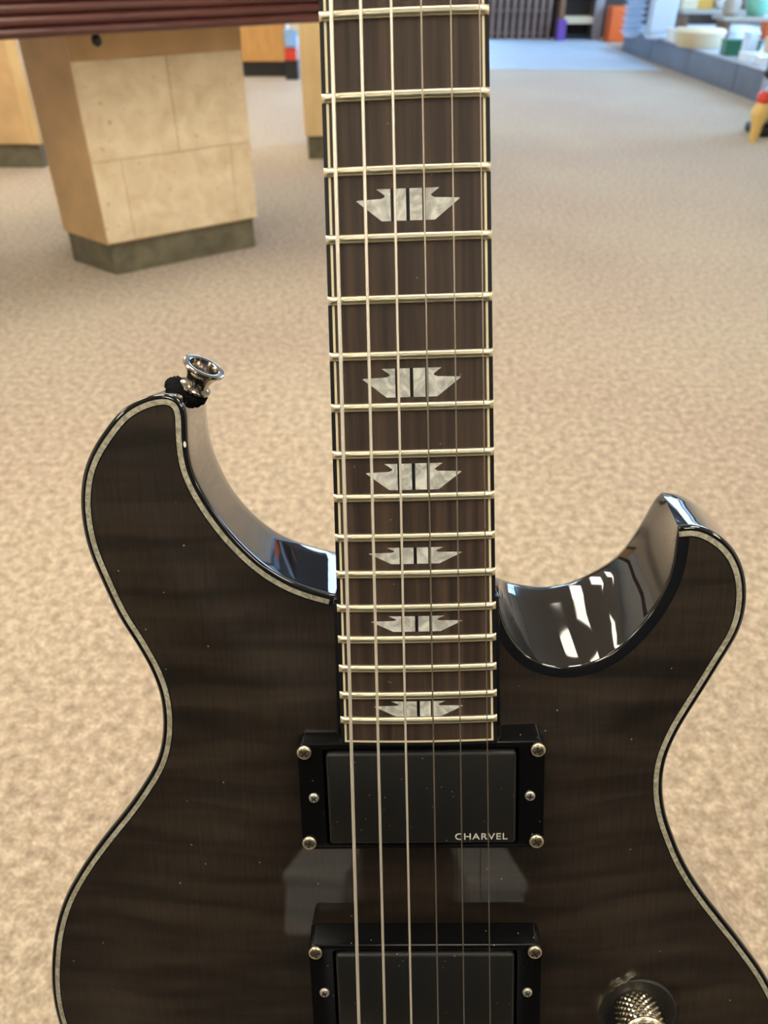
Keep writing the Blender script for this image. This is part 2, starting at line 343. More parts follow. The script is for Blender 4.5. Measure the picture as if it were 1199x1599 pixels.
# ------------------------------------------------------------------ guitar frame (millimetres: x right, y towards the nut, z out of the fretboard)
RG = Matrix(((0.9991933154, -0.0292464056, -0.0275202867), (-0.0222086468, -0.9733851663, 0.2280966771), (-0.0334588468, -0.2273014867, -0.9732494745)))
TG = Vector((16.949391, 231.288079, 308.698696))
CG = -(RG.transposed() @ TG)                  # the camera, in guitar coordinates
def g_ray(px, py): return RG.transposed() @ Vector(((px-CX)/F, (py-CY)/F, 1))
def gz(px, py, z):
    d = g_ray(px, py); return CG + d*((z-CG.z)/d.z)
SLOPE = 0.030
def edge_z(y): return -14.0 - (200.0-y)*SLOPE  # the body's rim lies in a plane tilted by the neck angle
def g_edge(px, py, dz=0.0):
    d = g_ray(px, py); k = -14.0 - 200*SLOPE + dz   # z = k + SLOPE*y
    s = (k + SLOPE*CG.y - CG.z)/(d.z - SLOPE*d.y); return CG + d*s
camM = cam.matrix_basis.copy() if False else Matrix.Translation((0, 0, H)) @ Matrix.Rotation(math.pi/2-PIT, 4, 'X')
G4 = (Matrix.Diagonal((1, -1, -1)) @ RG).to_4x4(); G4.translation = Matrix.Diagonal((1, -1, -1)) @ (TG*0.001)
GW = camM @ G4                                # guitar (metres) -> world
BASE = Vector((0, -0.080, -0.040))
guitar = bpy.data.objects.new('electric_guitar', None); COL.objects.link(guitar)
guitar.matrix_world = GW @ Matrix.Translation(BASE); guitar.empty_display_size = 0.05
tag(guitar, 'dark brown flamed-top electric guitar with cream binding standing in front of everything', 'guitar')
OFF = Matrix.Translation(-BASE)
def gp(name, me, mats, parent=None, smooth=True, angle=40, mm=None):
    """a part of the guitar; me is in guitar metres, or local with mm = (x, y, z) in millimetres or a matrix"""
    o = link(name, me, mats, parent or guitar, smooth, angle=angle)
    if isinstance(mm, Matrix): loc = mm
    elif mm is not None: loc = Matrix.Translation(Vector(mm)*0.001)
    else: loc = Matrix.Identity(4)
    if parent is None: o.matrix_local = OFF @ loc
    else: o.matrix_local = loc
    return o
def mmv(v): return [(x*0.001, y*0.001, z*0.001) for x, y, z in v]

# body outline: (front rim pixel, back rim pixel or None)
CUT_L = [((517, 929), (520, 857)), ((467, 914), (467, 842)), ((419, 888), (430, 824)), ((375, 849), (394, 794)),
         ((338.5, 805), (364, 757)), ((309, 757), (341, 710)), ((296, 721), (331, 676)), ((291.5, 677), (327, 640)), ((291.5, 650), (325, 618)),
         ((288, 632), (322, 603)), ((275, 617), (306, 592)), ((252, 613), (283, 592)), ((220, 621), None)]
OUT_L = [(188, 640), (166, 666), (144, 699), (129, 735.5), (124, 779.5), (127.5, 820), (137, 860), (154, 901), (182.4, 961), (213, 1009),
         (235, 1048.6), (248, 1083.6), (253, 1118.6), (252, 1153.5), (243.6, 1188.5), (224, 1223.5), (196.5, 1263), (158, 1311), (127, 1354.6),
         (100, 1402.7), (84.5, 1455), (79, 1512), (81, 1556), (90.6, 1599)]
LOWER = [(-154, -9), (-145, -29), (-127, -50), (-100, -66), (-60, -76), (-5, -80), (55, -78), (98, -70), (130, -55), (148, -33), (154, -9), (150, 13)]   # out of frame, guitar mm
OUT_R = [(1199, 1529), (1162, 1475.6), (1132.7, 1438), (1106, 1404), (1082, 1369), (1063.6, 1334.6), (1052, 1305), (1043, 1280), (1037, 1250),
         (1035.7, 1227.7), (1038, 1199.5), (1045.7, 1173), (1060.7, 1141), (1077.6, 1113), (1100, 1078), (1123.5, 1040), (1140, 1014), (1155.5, 987),
         (1164.6, 957), (1167.5, 923), (1163, 890)]
HORN_R = [((1148, 858), (1134, 838)), ((1126, 837), (1105, 801)), ((1105, 825), (1080, 781)), ((1084, 819), (1057, 767)), ((1060, 822), (1030, 765))]
CUT_R = [((1057, 840), (1019, 773)), ((1053, 875), (1001, 806)), ((1042, 912), (980, 839)), ((1022, 949), (958, 866)), ((994, 985), (925, 888)),
         ((961, 1016), (888, 905)), ((925, 1035), (860, 911)), ((881, 1042), (838, 912)), ((833, 1031), (815, 909)), ((804, 1004), (798, 906)), ((786, 971), (786, 902)), ((779, 940), (778, 899))]
THICK = 41.0
def pairs(lst):
    out = []
    for q in lst:
        f, b = q if isinstance(q[0], tuple) else (q, None)
        P = g_edge(*f)
        if b is None: D = Vector((0, 0))
        else:
            B = g_edge(b[0], b[1], -THICK); D = Vector((B.x-P.x, B.y-P.y))
        out.append((P.x, P.y, D.x, D.y))
    return out
seqA = pairs(CUT_L) + pairs(OUT_L) + [(x, y, 0, 0) for x, y in LOWER] + pairs(OUT_R) + pairs(HORN_R)      # smooth from neck to right horn tip
seqB = [seqA[-1]] + pairs(CUT_R)                                                                          # sharp tip, inner right cutaway
def catmull(P, n):
    P = np.array(P, float); Q = []
    for i in range(len(P)-1):
        p0, p1, p2, p3 = P[max(i-1, 0)], P[i], P[i+1], P[min(i+2, len(P)-1)]
        for k in range(n):
            t = k/n; Q.append(0.5*((2*p1)+(-p0+p2)*t+(2*p0-5*p1+4*p2-p3)*t*t+(-p0+3*p1-3*p2+p3)*t**3))
    Q.append(P[-1]); return np.array(Q)
def resample(Q, step):
    d = np.r_[0, np.cumsum(np.hypot(*np.diff(Q[:, :2], axis=0).T))]; n = max(2, int(round(d[-1]/step)))
    t = np.linspace(0, d[-1], n+1); R = np.stack([np.interp(t, d, Q[:, k]) for k in range(Q.shape[1])], 1)
    for it in range(3):                       # iron out the hand-measured wobble
        R[1:-1] = 0.25*R[:-2] + 0.5*R[1:-1] + 0.25*R[2:]
    return R
A = resample(catmull(seqA, 10), 2.2); Bq = resample(catmull(seqB, 10), 2.2)
loop = np.vstack([A, Bq[1:]]); NA = len(A); N = len(loop)
def normals(P, closed):
    T = (np.roll(P, -1, 0) - np.roll(P, 1, 0)); 
    if not closed: T[0] = P[1]-P[0]; T[-1] = P[-1]-P[-2]
    T /= np.linalg.norm(T, axis=1)[:, None] + 1e-9
    return np.stack([-T[:, 1], T[:, 0]], 1)
nA = normals(A[:, :2], False); nB = normals(Bq[:, :2], False)
area = 0.5*np.sum(loop[:, 0]*np.roll(loop[:, 1], -1) - np.roll(loop[:, 0], -1)*loop[:, 1])
sg = -1 if area > 0 else 1                    # outward
nrm = np.vstack([nA, nB[1:]])*sg
tipn = (nA[-1]+nB[0])*sg; nrm[NA-1] = tipn/np.linalg.norm(tipn)**2*2*0.5 if np.linalg.norm(tipn) > 0.3 else nrm[NA-1]
# ease the normals for the back so the walls stay clean
def inset(i, d, back=0.0):
    x, y = loop[i, :2] + loop[i, 2:]*back - nrm[i]*d
    return x, y
rings = [(4.7, 0, -0.10), (1.5, 0, -0.10), (0.7, 0, -0.2), (0.25, 0, -0.5), (0.05, 0, -1.0), (0, 0.02, -1.9), (0, 0.10, -5.5), (0, 0.25, -10.5), (0, 0.5, -20.5), (0, 0.75, -29.5),
         (0, 0.94, -36), (0.4, 1, -38.5), (1.4, 1, -40.2), (3.2, 1, -41.0)]
v, f = [], []
for d, bk, dz in rings:
    for i in range(N):
        x, y = inset(i, d, bk); v.append((x, y, edge_z(y)+dz))
for r in range(len(rings)-1):
    for i in range(N):
        j = (i+1) % N; f.append((r*N+i, r*N+j, (r+1)*N+j, (r+1)*N+i))
f.append(tuple(range((len(rings)-1)*N, len(rings)*N)))
body = gp('body', mesh('body', mmv(v), f), M['gloss'], angle=50)
body['label'] = 'glossy black lacquered back and sides'
# top plate: carved height field inside the binding
KNOB = Vector((86.4, 23.0)); KNOB2 = Vector((104, -14))
innr = np.array([inset(i, 4.25) for i in range(N)])
def seg_dist(P, L):
    a, b = L, np.roll(L, -1, 0); ab = b-a; t = np.clip(np.sum((P-a)*ab, 1)/(np.sum(ab*ab, 1)+1e-9), 0, 1)
    return np.sqrt(np.min(np.sum((a+ab*t[:, None]-P)**2, 1)))
def inside(P, L):
    a, b = L, np.roll(L, -1, 0); c = ((a[:, 1] > P[1]) != (b[:, 1] > P[1]))
    xs = (b[:, 0]-a[:, 0])*(P[1]-a[:, 1])/(b[:, 1]-a[:, 1]+1e-12)+a[:, 0]
    return np.count_nonzero(c & (P[0] < xs)) % 2 == 1
def top_z(x, y, d):
    z = edge_z(y); t = min(1.0, max(0.0, (d-2)/48)); z += 6.6*(t*t*(3-2*t))
    for K in (KNOB, KNOB2):
        r = math.hypot(x-K.x, y-K.y)
        if r < 15.5: s = min(1, (15.5-r)/2.2); z -= 3.0*s*s*(3-2*s)
    return z
pts = [tuple(p) for p in innr]; dist = [0.0]*len(pts)
gx = np.arange(-170, 185, 5.0); gy = np.arange(-80, 300, 5.0)
cand = [(x+(2.5 if k % 2 else 0), y) for k, y in enumerate(gy) for x in gx]
for K in (KNOB, KNOB2):
    cand = [c for c in cand if math.hypot(c[0]-K.x, c[1]-K.y) > 18]
    cand += [(K.x+r*math.cos(a*math.pi/24), K.y+r*math.sin(a*math.pi/24)) for r in (15.6, 14.8, 14, 13.2, 12, 8, 3) for a in range(48)]
for c in cand:
    P = np.array(c)
    if inside(P, innr):
        d = seg_dist(P, innr)
        if d > 1.2: pts.append(c); dist.append(d)
res = geometry.delaunay_2d_cdt([Vector(p) for p in pts], [(i, (i+1) % N) for i in range(N)], [], 1, 1e-5)
ov, of = res[0], res[2]; oi = res[3]
v = [(p.x, p.y, top_z(p.x, p.y, dist[oi[k][0]] if oi[k] else 0.0)) for k, p in enumerate(ov)]
tm = mesh('top', mmv(v), [tuple(q) for q in of])
if sum(p.normal.z for p in tm.polygons) < 0: tm.flip_normals()
top = gp('top', tm, M['flame'], angle=60); top['label'] = 'dark brown flamed maple top'
def surf(x, y):
    return top_z(x, y, seg_dist(np.array((x, y)), innr))
# binding: pearloid strip from the neck round to the right horn tip
sec = [(1.95, 0.0), (3.80, 0.05), (3.80, -1.2), (1.95, -1.2)]
v, f = [], []
for i in range(NA):
    for d, dz in sec:
        x, y = loop[i, :2] - nrm[i]*d if i < NA-1 else loop[i, :2]-nA[-1]*sg*d
        v.append((x, y, edge_z(y)+dz))
for i in range(NA-1):
    for k in range(4):
        k2 = (k+1) % 4; f.append((i*4+k, i*4+k2, (i+1)*4+k2, (i+1)*4+k))
f += [(0, 1, 2, 3), tuple(range((NA-1)*4, NA*4))]
bd = gp('binding', mesh('binding', mmv(v), f), M['bind']); bd['label'] = 'cream pearloid body binding'
# paint chip on the left horn rim
cp = g_edge(288.3, 694); gp('paint_chip', lathe_me('paint_chip', [(0.0001, 0), (0.0007, 0), (0.0006, 0.00012), (0.0001, 0.00015)], 10), M['chip'], mm=Matrix.Translation((cp.x*.001, cp.y*.001, cp.z*.001-0.0001)) @ Matrix.Diagonal((0.75, 1.6, 1, 1)))
# neck, tongue, fretboard
L = 648.0
def fy(n): return L*2**(-n/12)
def hw(y): return (55.3 + (48.877-55.3)*(y-fy(24))/(fy(9)-fy(24)))/2
FB0 = 152.0
def arch(x): return -(x*x)/(2*400.0)
def board(name, x0f, x1f, ya, yb, zt, zb, nx=2, ny=2):
    v, f = [], []
    for j in range(ny+1):
        y = ya+(yb-ya)*j/ny; a, b = x0f(y), x1f(y)
        for k in range(nx+1): x = a+(b-a)*k/nx; v.append((x, y, arch(x)+zt))
        for k in range(nx+1): x = a+(b-a)*k/nx; v.append((x, y, zb))
    w = nx+1; s = 2*w
    for j in range(ny):
        o, p = j*s, (j+1)*s
        for k in range(nx):
            f.append((o+k, o+k+1, p+k+1, p+k)); f.append((o+w+k, p+w+k, p+w+k+1, o+w+k+1))
        f.append((o, p, p+w, o+w)); f.append((o+nx, o+w+nx, p+w+nx, p+nx))
    f.append(tuple(list(range(w)) + list(range(2*w-1, w-1, -1)))); o = ny*s; f.append(tuple(list(range(o, o+w)) + list(range(o+2*w-1, o+w-1, -1))))
    return mesh(name, mmv(v), f)
fbd = gp('fretboard', board('fretboard', lambda y: -hw(y)+2.0, lambda y: hw(y)-2.0, FB0+2.0, L, 0, -6, 12), M['rose'], angle=20)
fbd['label'] = 'rosewood fretboard'
for s in (-1, 1):
    a, b = (lambda y: -hw(y)+1.25, lambda y: -hw(y)+2.0) if s < 0 else (lambda y: hw(y)-2.0, lambda y: hw(y)-1.25)
    gp('purfling', board('purfling', a, b, FB0+1.25, L, 0.02, -6), M['ivory'], fbd, angle=20)
    a, b = (lambda y: -hw(y)-0.05, lambda y: -hw(y)+1.25) if s < 0 else (lambda y: hw(y)-1.25, lambda y: hw(y)+0.05)
    gp('edge_binding', board('edge_binding', a, b, FB0, L, 0, -6), M['fbblack'], fbd, angle=20)
gp('purfling', board('purfling', lambda y: -hw(y)+2.0, lambda y: hw(y)-2.0, FB0+1.25, FB0+2.0, 0.02, -6, 10, 1), M['ivory'], fbd, angle=20)
gp('edge_binding', board('edge_binding', lambda y: -hw(y)+1.25, lambda y: hw(y)-1.25, FB0, FB0+1.25, 0, -6, 10, 1), M['fbblack'], fbd, angle=20)
# neck shaft
v, f = [], []; ys = [196, 215, 240, 300, 400, 500, 600, 650]
for y in ys:
    w = hw(y)+0.02; dp = 17 if y > 235 else 17+ (240-y)*0.55
    for k in range(13):
        a = math.pi*k/12; v.append((-w*math.cos(a), y, -5.9-dp*math.sin(a)**0.8))
for j in range(len(ys)-1):
    for k in range(13): f.append((j*13+k, j*13+(k+1) % 13, (j+1)*13+(k+1) % 13, (j+1)*13+k))
f += [tuple(range(13)), tuple(range((len(ys)-1)*13, len(ys)*13))]
gp('neck', mesh('neck', mmv(v), f), M['neckblk'], angle=60)
tg = [(x, y) for x, y in ((-hw(150)-1.9, 150.5), (hw(150)+1.9, 150.5), (hw(200)+1.7, 206), (-hw(200)-1.7, 206))]
me = prism_me('heel', [(x*.001, y*.001) for x, y in tg], -0.030, -0.0052, 0.0006); gp('heel', me, M['neckblk'], angle=30)
# frets
def fret_me(y, h):
    v, f = [], []; prof = [(-1.4, -0.3), (-1.38, 0.3), (-1.05, 0.95), (-0.5, 1.25), (0, 1.32), (0.5, 1.25), (1.05, 0.95), (1.38, 0.3), (1.4, -0.3)]
    xs = [-h-0.1, -h+0.05, -h+0.55, -h+1.2] + list(np.linspace(-h+4, h-4, 9)) + [h-1.2, h-0.55, h-0.05, h+0.1]; q = len(prof)
    for x in xs:
        e = min(x+h+0.1, h+0.1-x); s = min(1.0, 0.30+e*0.62)
        for dy, dz in prof: v.append((x, y+dy, arch(x)+dz*(s if dz > 0 else 1)))
    for j in range(len(xs)-1):
        for k in range(q): f.append((j*q+k, j*q+(k+1) % q, (j+1)*q+(k+1) % q, (j+1)*q+k))
    f += [tuple(range(q)), tuple(range((len(xs)-1)*q, len(xs)*q))]
    return mesh('fret', mmv(v), f)
for n in range(1, 25):
    gp('fret', fret_me(fy(n), hw(fy(n))), M['fret'], angle=35)
# inlays: winged emblem of four pearloid pieces split by three black bars
def inlay(n):
    lo, hi = {12: (328.8, 337.95), 15: (275.45, 284.55), 17: (245.15, 253.9), 19: (219.7, 225.4), 21: (195.4, 201.0), 24: (163.5, 169.25)}.get(n, ((fy(n)+fy(n-1))/2-4.5, (fy(n)+fy(n-1))/2+4.5))
    hh = hi-lo; T = lambda x, s: (x, lo+s*hh)
    wing = [T(-9.4, 1), T(-5.2, 1), T(-5.2, 0), T(-8.0, 0), T(-15.6, 0.65), T(-15.2, 0.67), T(-8.0, 0.70), T(-7.0, 0.745), T(-6.9, 0.80)]
    polys = [('inlay_wing', wing), ('inlay_bar', [T(-4.2, 1), T(-0.5, 1), T(-0.5, 0), T(-4.2, 0)]), ('inlay_bar', [T(0.6, 1), T(4.4, 1), T(4.4, 0), T(0.6, 0)]), ('inlay_wing', [(-x+0.2, y) for x, y in wing][::-1])]
    root = None
    back = [T(-5.3, 1), T(5.5, 1), T(5.5, 0), T(-5.3, 0)]
    def pc(poly, zt):
        # subdivide to follow the board's arch
        m = len(poly); v = [(x, y, arch(x)+zt) for x, y in poly] + [(x, y, arch(x)-0.8) for x, y in poly]
        return mesh('inlay', mmv(v), [tuple(range(m)), tuple(range(m, 2*m))[::-1]] + [(i, (i+1) % m, m+(i+1) % m, m+i) for i in range(m)])
    root = gp('inlay', pc(back, 0.045), M['fbblack'], smooth=False)
    for nm, poly in polys: gp(nm, pc(poly, 0.075), M['pearl'], root, smooth=False)
for n in (3, 5, 7, 9, 12, 15, 17, 19, 21, 24): inlay(n)
# strings
XN = [-17.0, -9.8, -2.3, 4.8, 12.0, 18.7]; XB = [-25.8, -15.7, -5.4, 5.05, 15.1, 25.25]
RS = [0.62, 0.50, 0.40, 0.27, 0.22, 0.18]
def sz(y): return 2.0 + (L-y)*0.0070
for k in range(6):
    p = [(XB[k]+(XN[k]-XB[k])*y/L, y, sz(y)) for y in (0, 100, 200, 300, 400, 500, L)]
    gp('string', tube_me('string', mmv(p), RS[k]*.001, 10 if k < 3 else 8), M['wound' if k < 3 else 'plain'], angle=60)
# pickups and their rings
def rrect(hx, hy, r, n=5):
    out = []
    for cx, cy, a0 in ((hx-r, hy-r, 0), (-hx+r, hy-r, 90), (-hx+r, -hy+r, 180), (hx-r, -hy+r, 270)):
        for k in range(n+1): a = math.radians(a0+90*k/n); out.append((cx+r*math.cos(a), cy+r*math.sin(a)))
    return out
def ring_me(zt, zb_fn, yc):
    o = rrect(44.6, 21.8, 2.5); i1 = rrect(35.2, 19.4, 1.5); m = len(o)
    lv = [[(x*1.008, y*1.012, zb_fn(x, y+yc)-yc*0) for x, y in o], [(x, y, zt-0.7) for x, y in o], [(x*0.993, y*0.986, zt-0.12) for x, y in o], [(x*0.985, y*0.97, zt) for x, y in o],
          [(x*1.006, y*1.012, zt) for x, y in i1], [(x, y, zt-0.4) for x, y in i1], [(x, y, zt-7) for x, y in i1]]
    v = [q for l_ in lv for q in l_]; f = []
    for a in range(len(lv)-1):
        for k in range(m): f.append((a*m+k, a*m+(k+1) % m, (a+1)*m+(k+1) % m, (a+1)*m+k))
    f.append(tuple(range((len(lv)-1)*m, len(lv)*m)))
    return mesh('pickup_ring', mmv(v), f)
def screw_me(r, h):
    bm = bmesh.new(); n = 28; prof = [(1, 0), (1, 0.35*h/r), (0.94, 0.62*h/r), (0.75, 0.85*h/r), (0.45, 0.98*h/r), (0.2, h/r)]
    me = lathe_me('screw', [(a*r, b*r) for a, b in prof], n); bm.from_mesh(me); bpy.data.meshes.remove(me)
    # Phillips cross, sunk
    for ang in (0.35, 0.35+math.pi/2):
        bmesh.ops.create_cube(bm, size=1, matrix=Matrix.Translation((0, 0, h*0.86)) @ Matrix.Rotation(ang, 4, 'Z') @ Matrix.Diagonal((r*1.15, r*0.26, h*0.34, 1)))
    me = bpy.data.meshes.new('screw'); bm.to_mesh(me); bm.free()
    for p in me.polygons: p.material_index = 1 if len(p.vertices) == 4 and p.index >= n*5+2 else 0
    return me
SC1 = screw_me(0.0027, 0.0014); SC2 = screw_me(0.0019, 0.0012)
def pickup(yc, zt, ztc, hxc, txt):
    zb = lambda x, y: surf(x, y)-0.6
    rg = gp('pickup_ring', ring_me(zt, zb, yc), M['ring'], angle=35, mm=(0.5, yc, 0)); rg['label'] = 'black pickup mounting ring'
    for sx in (-1, 1):
        for sy in (-1, 1):
            o = gp('screw', SC1, [M['screw'], M['slot']], rg, angle=40); o.matrix_local = Matrix.Translation((sx*0.0419, sy*0.0186, zt*.001-0.0001)) @ Matrix.Rotation(random.random()*3, 4, 'Z')
        o = gp('height_screw', SC2, [M['adj'], M['slot']], rg, angle=40); o.matrix_local = Matrix.Translation((sx*0.0393, 0.0002, zt*.001-0.0001)) @ Matrix.Rotation(random.random()*3, 4, 'Z')
    bm = bmesh.new(); m = rrect(hxc, 18.6, 1.6); v = [(x*.001, y*.001) for x, y in m]
    lv = [(1.0, -8), (1.0, ztc-1.5), (0.0, ztc-0.9), (0.0, ztc-0.35), (0.0, ztc)]
    allv = []; ins = [0, 0, 0.12, 0.45, 1.1]
    for (s, z), d in zip(lv, ins):
        for x, y in rrect(hxc-d, 18.6-d, max(0.4, 1.6-d)): allv.append((x, y, z))
    k = len(m); f = []
    for a in range(len(lv)-1):
        for i in range(k): f.append((a*k+i, a*k+(i+1) % k, (a+1)*k+(i+1) % k, (a+1)*k+i))
    f += [tuple(range(k))[::-1], tuple(range((len(lv)-1)*k, len(lv)*k))]; bm.free()
    pk = gp('pickup', mesh('pickup', mmv(allv), f), M['cover'], angle=40, mm=(0.5, yc, 0)); pk['label'] = 'satin black humbucker pickup cover'
    if txt:
        cu = bpy.data.curves.new('lettering', 'FONT'); cu.body = 'CHARVEL'; cu.size = 0.0037; cu.extrude = 0.00004; cu.offset = 0.00002; cu.space_character = 1.12
        to = bpy.data.objects.new('lettering_tmp', cu); COL.objects.link(to); bpy.context.view_layer.update()
        me = bpy.data.meshes.new_from_object(to.evaluated_get(bpy.context.evaluated_depsgraph_get())); bpy.data.objects.remove(to)
        w = max(q.co.x for q in me.vertices)-min(q.co.x for q in me.vertices); x0 = min(q.co.x for q in me.vertices)
        for q in me.vertices: q.co.x = (q.co.x-x0)*0.0191/w
        o = gp('lettering', me, M['print'], pk, smooth=False); o.matrix_local = Matrix.Translation((0.0120, 0.1140-yc*.001, ztc*.001+0.00005))
    return rg
pickup(130.6, -1.2, 0.5, 34.2, True)
pickup(45.8, -0.3, 1.2, 34.2, False)
# knobs: knurled barrels in black recesses
def knob_me():
    r0, z1 = 8.8, 13.0; nt_, nr = 40, 10; v, f = [], []
    nu, nv = nt_*2, nr*2                      # a diamond lattice: peaks where (i+j) is even in the doubled grid
    for j in range(nv+1):
        for i in range(nu):
            pk = (i % 2 == 0 and j % 2 == 0 and (i//2+j//2) % 2 == 0) ; vy = (i % 2 == 0 and j % 2 == 0 and (i//2+j//2) % 2 == 1)
            r = r0+0.5 if pk else r0+0.2 if vy else r0-0.05
            if j in (0, nv): r = r0
            a = 2*math.pi*i/nu; v.append((r*math.cos(a), r*math.sin(a), z1*j/nv))
    for j in range(nv):
        for i in range(nu): f.append((j*nu+i, j*nu+(i+1) % nu, (j+1)*nu+(i+1) % nu, (j+1)*nu+i))
    prev = nv*nu
    for r, z in ((8.5, 13.6), (7.8, 14.2), (6, 14.9), (3.5, 15.4), (1, 15.5)):
        b = len(v)
        for i in range(nu): a = 2*math.pi*i/nu; v.append((r*math.cos(a), r*math.sin(a), z))
        for i in range(nu): f.append((prev+i, prev+(i+1) % nu, b+(i+1) % nu, b+i))
        prev = b
    f.append(tuple(range(prev, prev+nu))); f.append(tuple(range(nu))[::-1])
    return mesh('knob', mmv(v), f)
km = knob_me(); cupm = lathe_me('recess', [(0.002, 0.0002), (0.0128, 0.0002), (0.0142, 0.0010), (0.0150, 0.0026), (0.0155, 0.0030), (0.0158, 0.0028), (0.0158, 0.0010)], 48, False)
for K in (KNOB, KNOB2):
    z = surf(K.x, K.y)
    kb = gp('knob', km, M['knurl'], angle=25, mm=(K.x, K.y, z+0.3)); kb['label'] = 'knurled nickel control knob'
    gp('knob_recess', cupm, M['black'], kb, angle=60).matrix_local = Matrix.Translation((0, 0, -0.0002))
# strap button on the left horn
ax = Vector((0.50, 0.83, 0.25)).normalized(); sp = gz(303.5, 608, -28.0)
RB = ax.to_track_quat('Z', 'X').to_matrix().to_4x4(); RB.translation = sp*0.001
prof = [(0.001, 0), (5.6, 0), (6.0, 0.4), (6.0, 1.3), (5.4, 1.9), (4.6, 2.4), (4.5, 3.2), (4.9, 5.0), (5.9, 7.0), (7.0, 8.4), (7.9, 9.1), (8.2, 9.7), (8.0, 10.3), (7.4, 10.6), (6.3, 10.6), (5.7, 10.3), (5.3, 9.2), (4.7, 7.0), (4.5, 5.2), (0.001, 5.0)]
sb = gp('strap_button', lathe_me('strap_button', [(r*.00093, z*.00095) for r, z in prof], 48, False), M['smoke'], angle=40, mm=RB)
sb['label'] = 'smoked chrome flared strap button'
fm = lathe_me('felt_washer', [(0.003, -0.005), (0.0060, -0.005), (0.0071, -0.0036), (0.0074, -0.0018), (0.0067, -0.0004), (0.003, 0.0001)], 72)
for q in fm.vertices:
    k = 1+random.uniform(-0.05, 0.09); q.co.x *= k; q.co.y *= k; q.co.z += random.uniform(-0.0003, 0.0003)
gp('felt_washer', fm, M['felt'], sb, angle=80).matrix_local = Matrix.Translation(RB.to_3x3().transposed() @ Vector((-0.0020, 0.0012, 0)))
# bridge, tailpiece, switch, nut and headstock lie outside the frame
zb = surf(0, 0)
br = gp('bridge', box_me('bridge', -0.037, 0.037, -0.006, 0.006, (zb+3)*.001, (zb+13)*.001, 0.001), M['chrome'], angle=30)
for k in range(6): gp('saddle', box_me('saddle', XB[k]*.001-0.0035, XB[k]*.001+0.0035, -0.004, 0.004, (zb+12)*.001, (sz(0)-0.3)*.001, 0.0008), M['chrome'], br, angle=30)
for s in (-1, 1): gp('bridge_post', lathe_me('bridge_post', [(0.003, 0), (0.003, 0.004), (0.006, 0.0045), (0.006, 0.006)], 20), M['chrome'], br, mm=(s*37, 0, zb-0.5))
zt_ = surf(0, -38)
tp = gp('tailpiece', box_me('tailpiece', -0.045, 0.045, -0.046, -0.031, (zt_+3)*.001, (zt_+13)*.001, 0.003, 3), M['chrome'], angle=30)
for s in (-1, 1): gp('stud', lathe_me('stud', [(0.007, -0.001), (0.007, 0.012), (0.006, 0.014), (0.001, 0.014)], 24), M['chrome'], tp, mm=(s*41, -38.5, zt_))
for k in range(6): gp('string_end', tube_me('string_end', mmv([(XB[k], 0, sz(0)), (XB[k]*0.98, -33, zt_+10)]), RS[k]*.001, 8), M['wound' if k < 3 else 'plain'], tp)
gp('nut', board('nut', lambda y: -hw(y), lambda y: hw(y), L, L+4, 1.6, -5.5, 6, 1), M['white'], angle=20)
hp = [(-22, 650), (22, 650), (34, 676), (38, 740), (30, 800), (12, 838), (-14, 832), (-32, 800), (-38, 740), (-34, 676)]
HM = Matrix.Translation((0, 0.65, -0.004)) @ Matrix.Rotation(math.radians(-10), 4, 'X') @ Matrix.Translation((0, -0.65, 0))
hd = gp('headstock', prism_me('headstock', [(x*.001, y*.001) for x, y in hp], -0.015, 0.0, 0.001), M['gloss'], angle=30, mm=HM)
for s in (-1, 1):
    for k in range(3):
        tn = gp('tuner', lathe_me('tuner', [(0.005, -0.02), (0.005, 0.001), (0.004, 0.002), (0.0035, 0.016)], 16), M['chrome'], hd); tn.matrix_local = Matrix.Translation((s*0.024, 0.69+k*0.045, 0))
for k in range(6):
    q = k if k < 3 else 5-k
    gp('string_end', tube_me('string_end', mmv([(XN[k], L, sz(L)), ((-20.5 if k < 3 else 20.5), 690+q*45, 1-(40+q*45)*0.17)]), RS[k]*.001, 8), M['wound' if k < 3 else 'plain'], hd).matrix_local = HM.inverted()

# guitar stand below the frame: foam cradle arms on a folding frame
Wb = lambda x, y, z: GW @ (Vector((x, y, z))*0.001)
gs = empty('guitar_stand', (0.02, 0.2, 0)); tag(gs, 'black folding guitar stand with foam arms under the guitar', 'stand')
gloc = Matrix.Translation((-0.02, -0.2, 0))
def stp(name, pts, r, m): 
    o = link(name, tube_me(name, pts, r, 12), m, gs, True, angle=60); o.matrix_local = gloc
for s in (-1, 1):
    a = Wb(s*60, -88, 8); b_ = Wb(s*60, -88, -75); c_ = Wb(s*60, -40, -72)
    stp('cradle_arm', [a, b_, c_], 0.007, M['foam'])
    stp('leg', [b_, (b_.x+s*0.05, b_.y-0.06, 0.008)], 0.008, M['black'])
    stp('leg', [b_, (b_.x+s*0.05, b_.y+0.16, 0.008)], 0.008, M['black'])
stp('crossbar', [Wb(-60, -88, -75), Wb(60, -88, -75)], 0.008, M['black'])

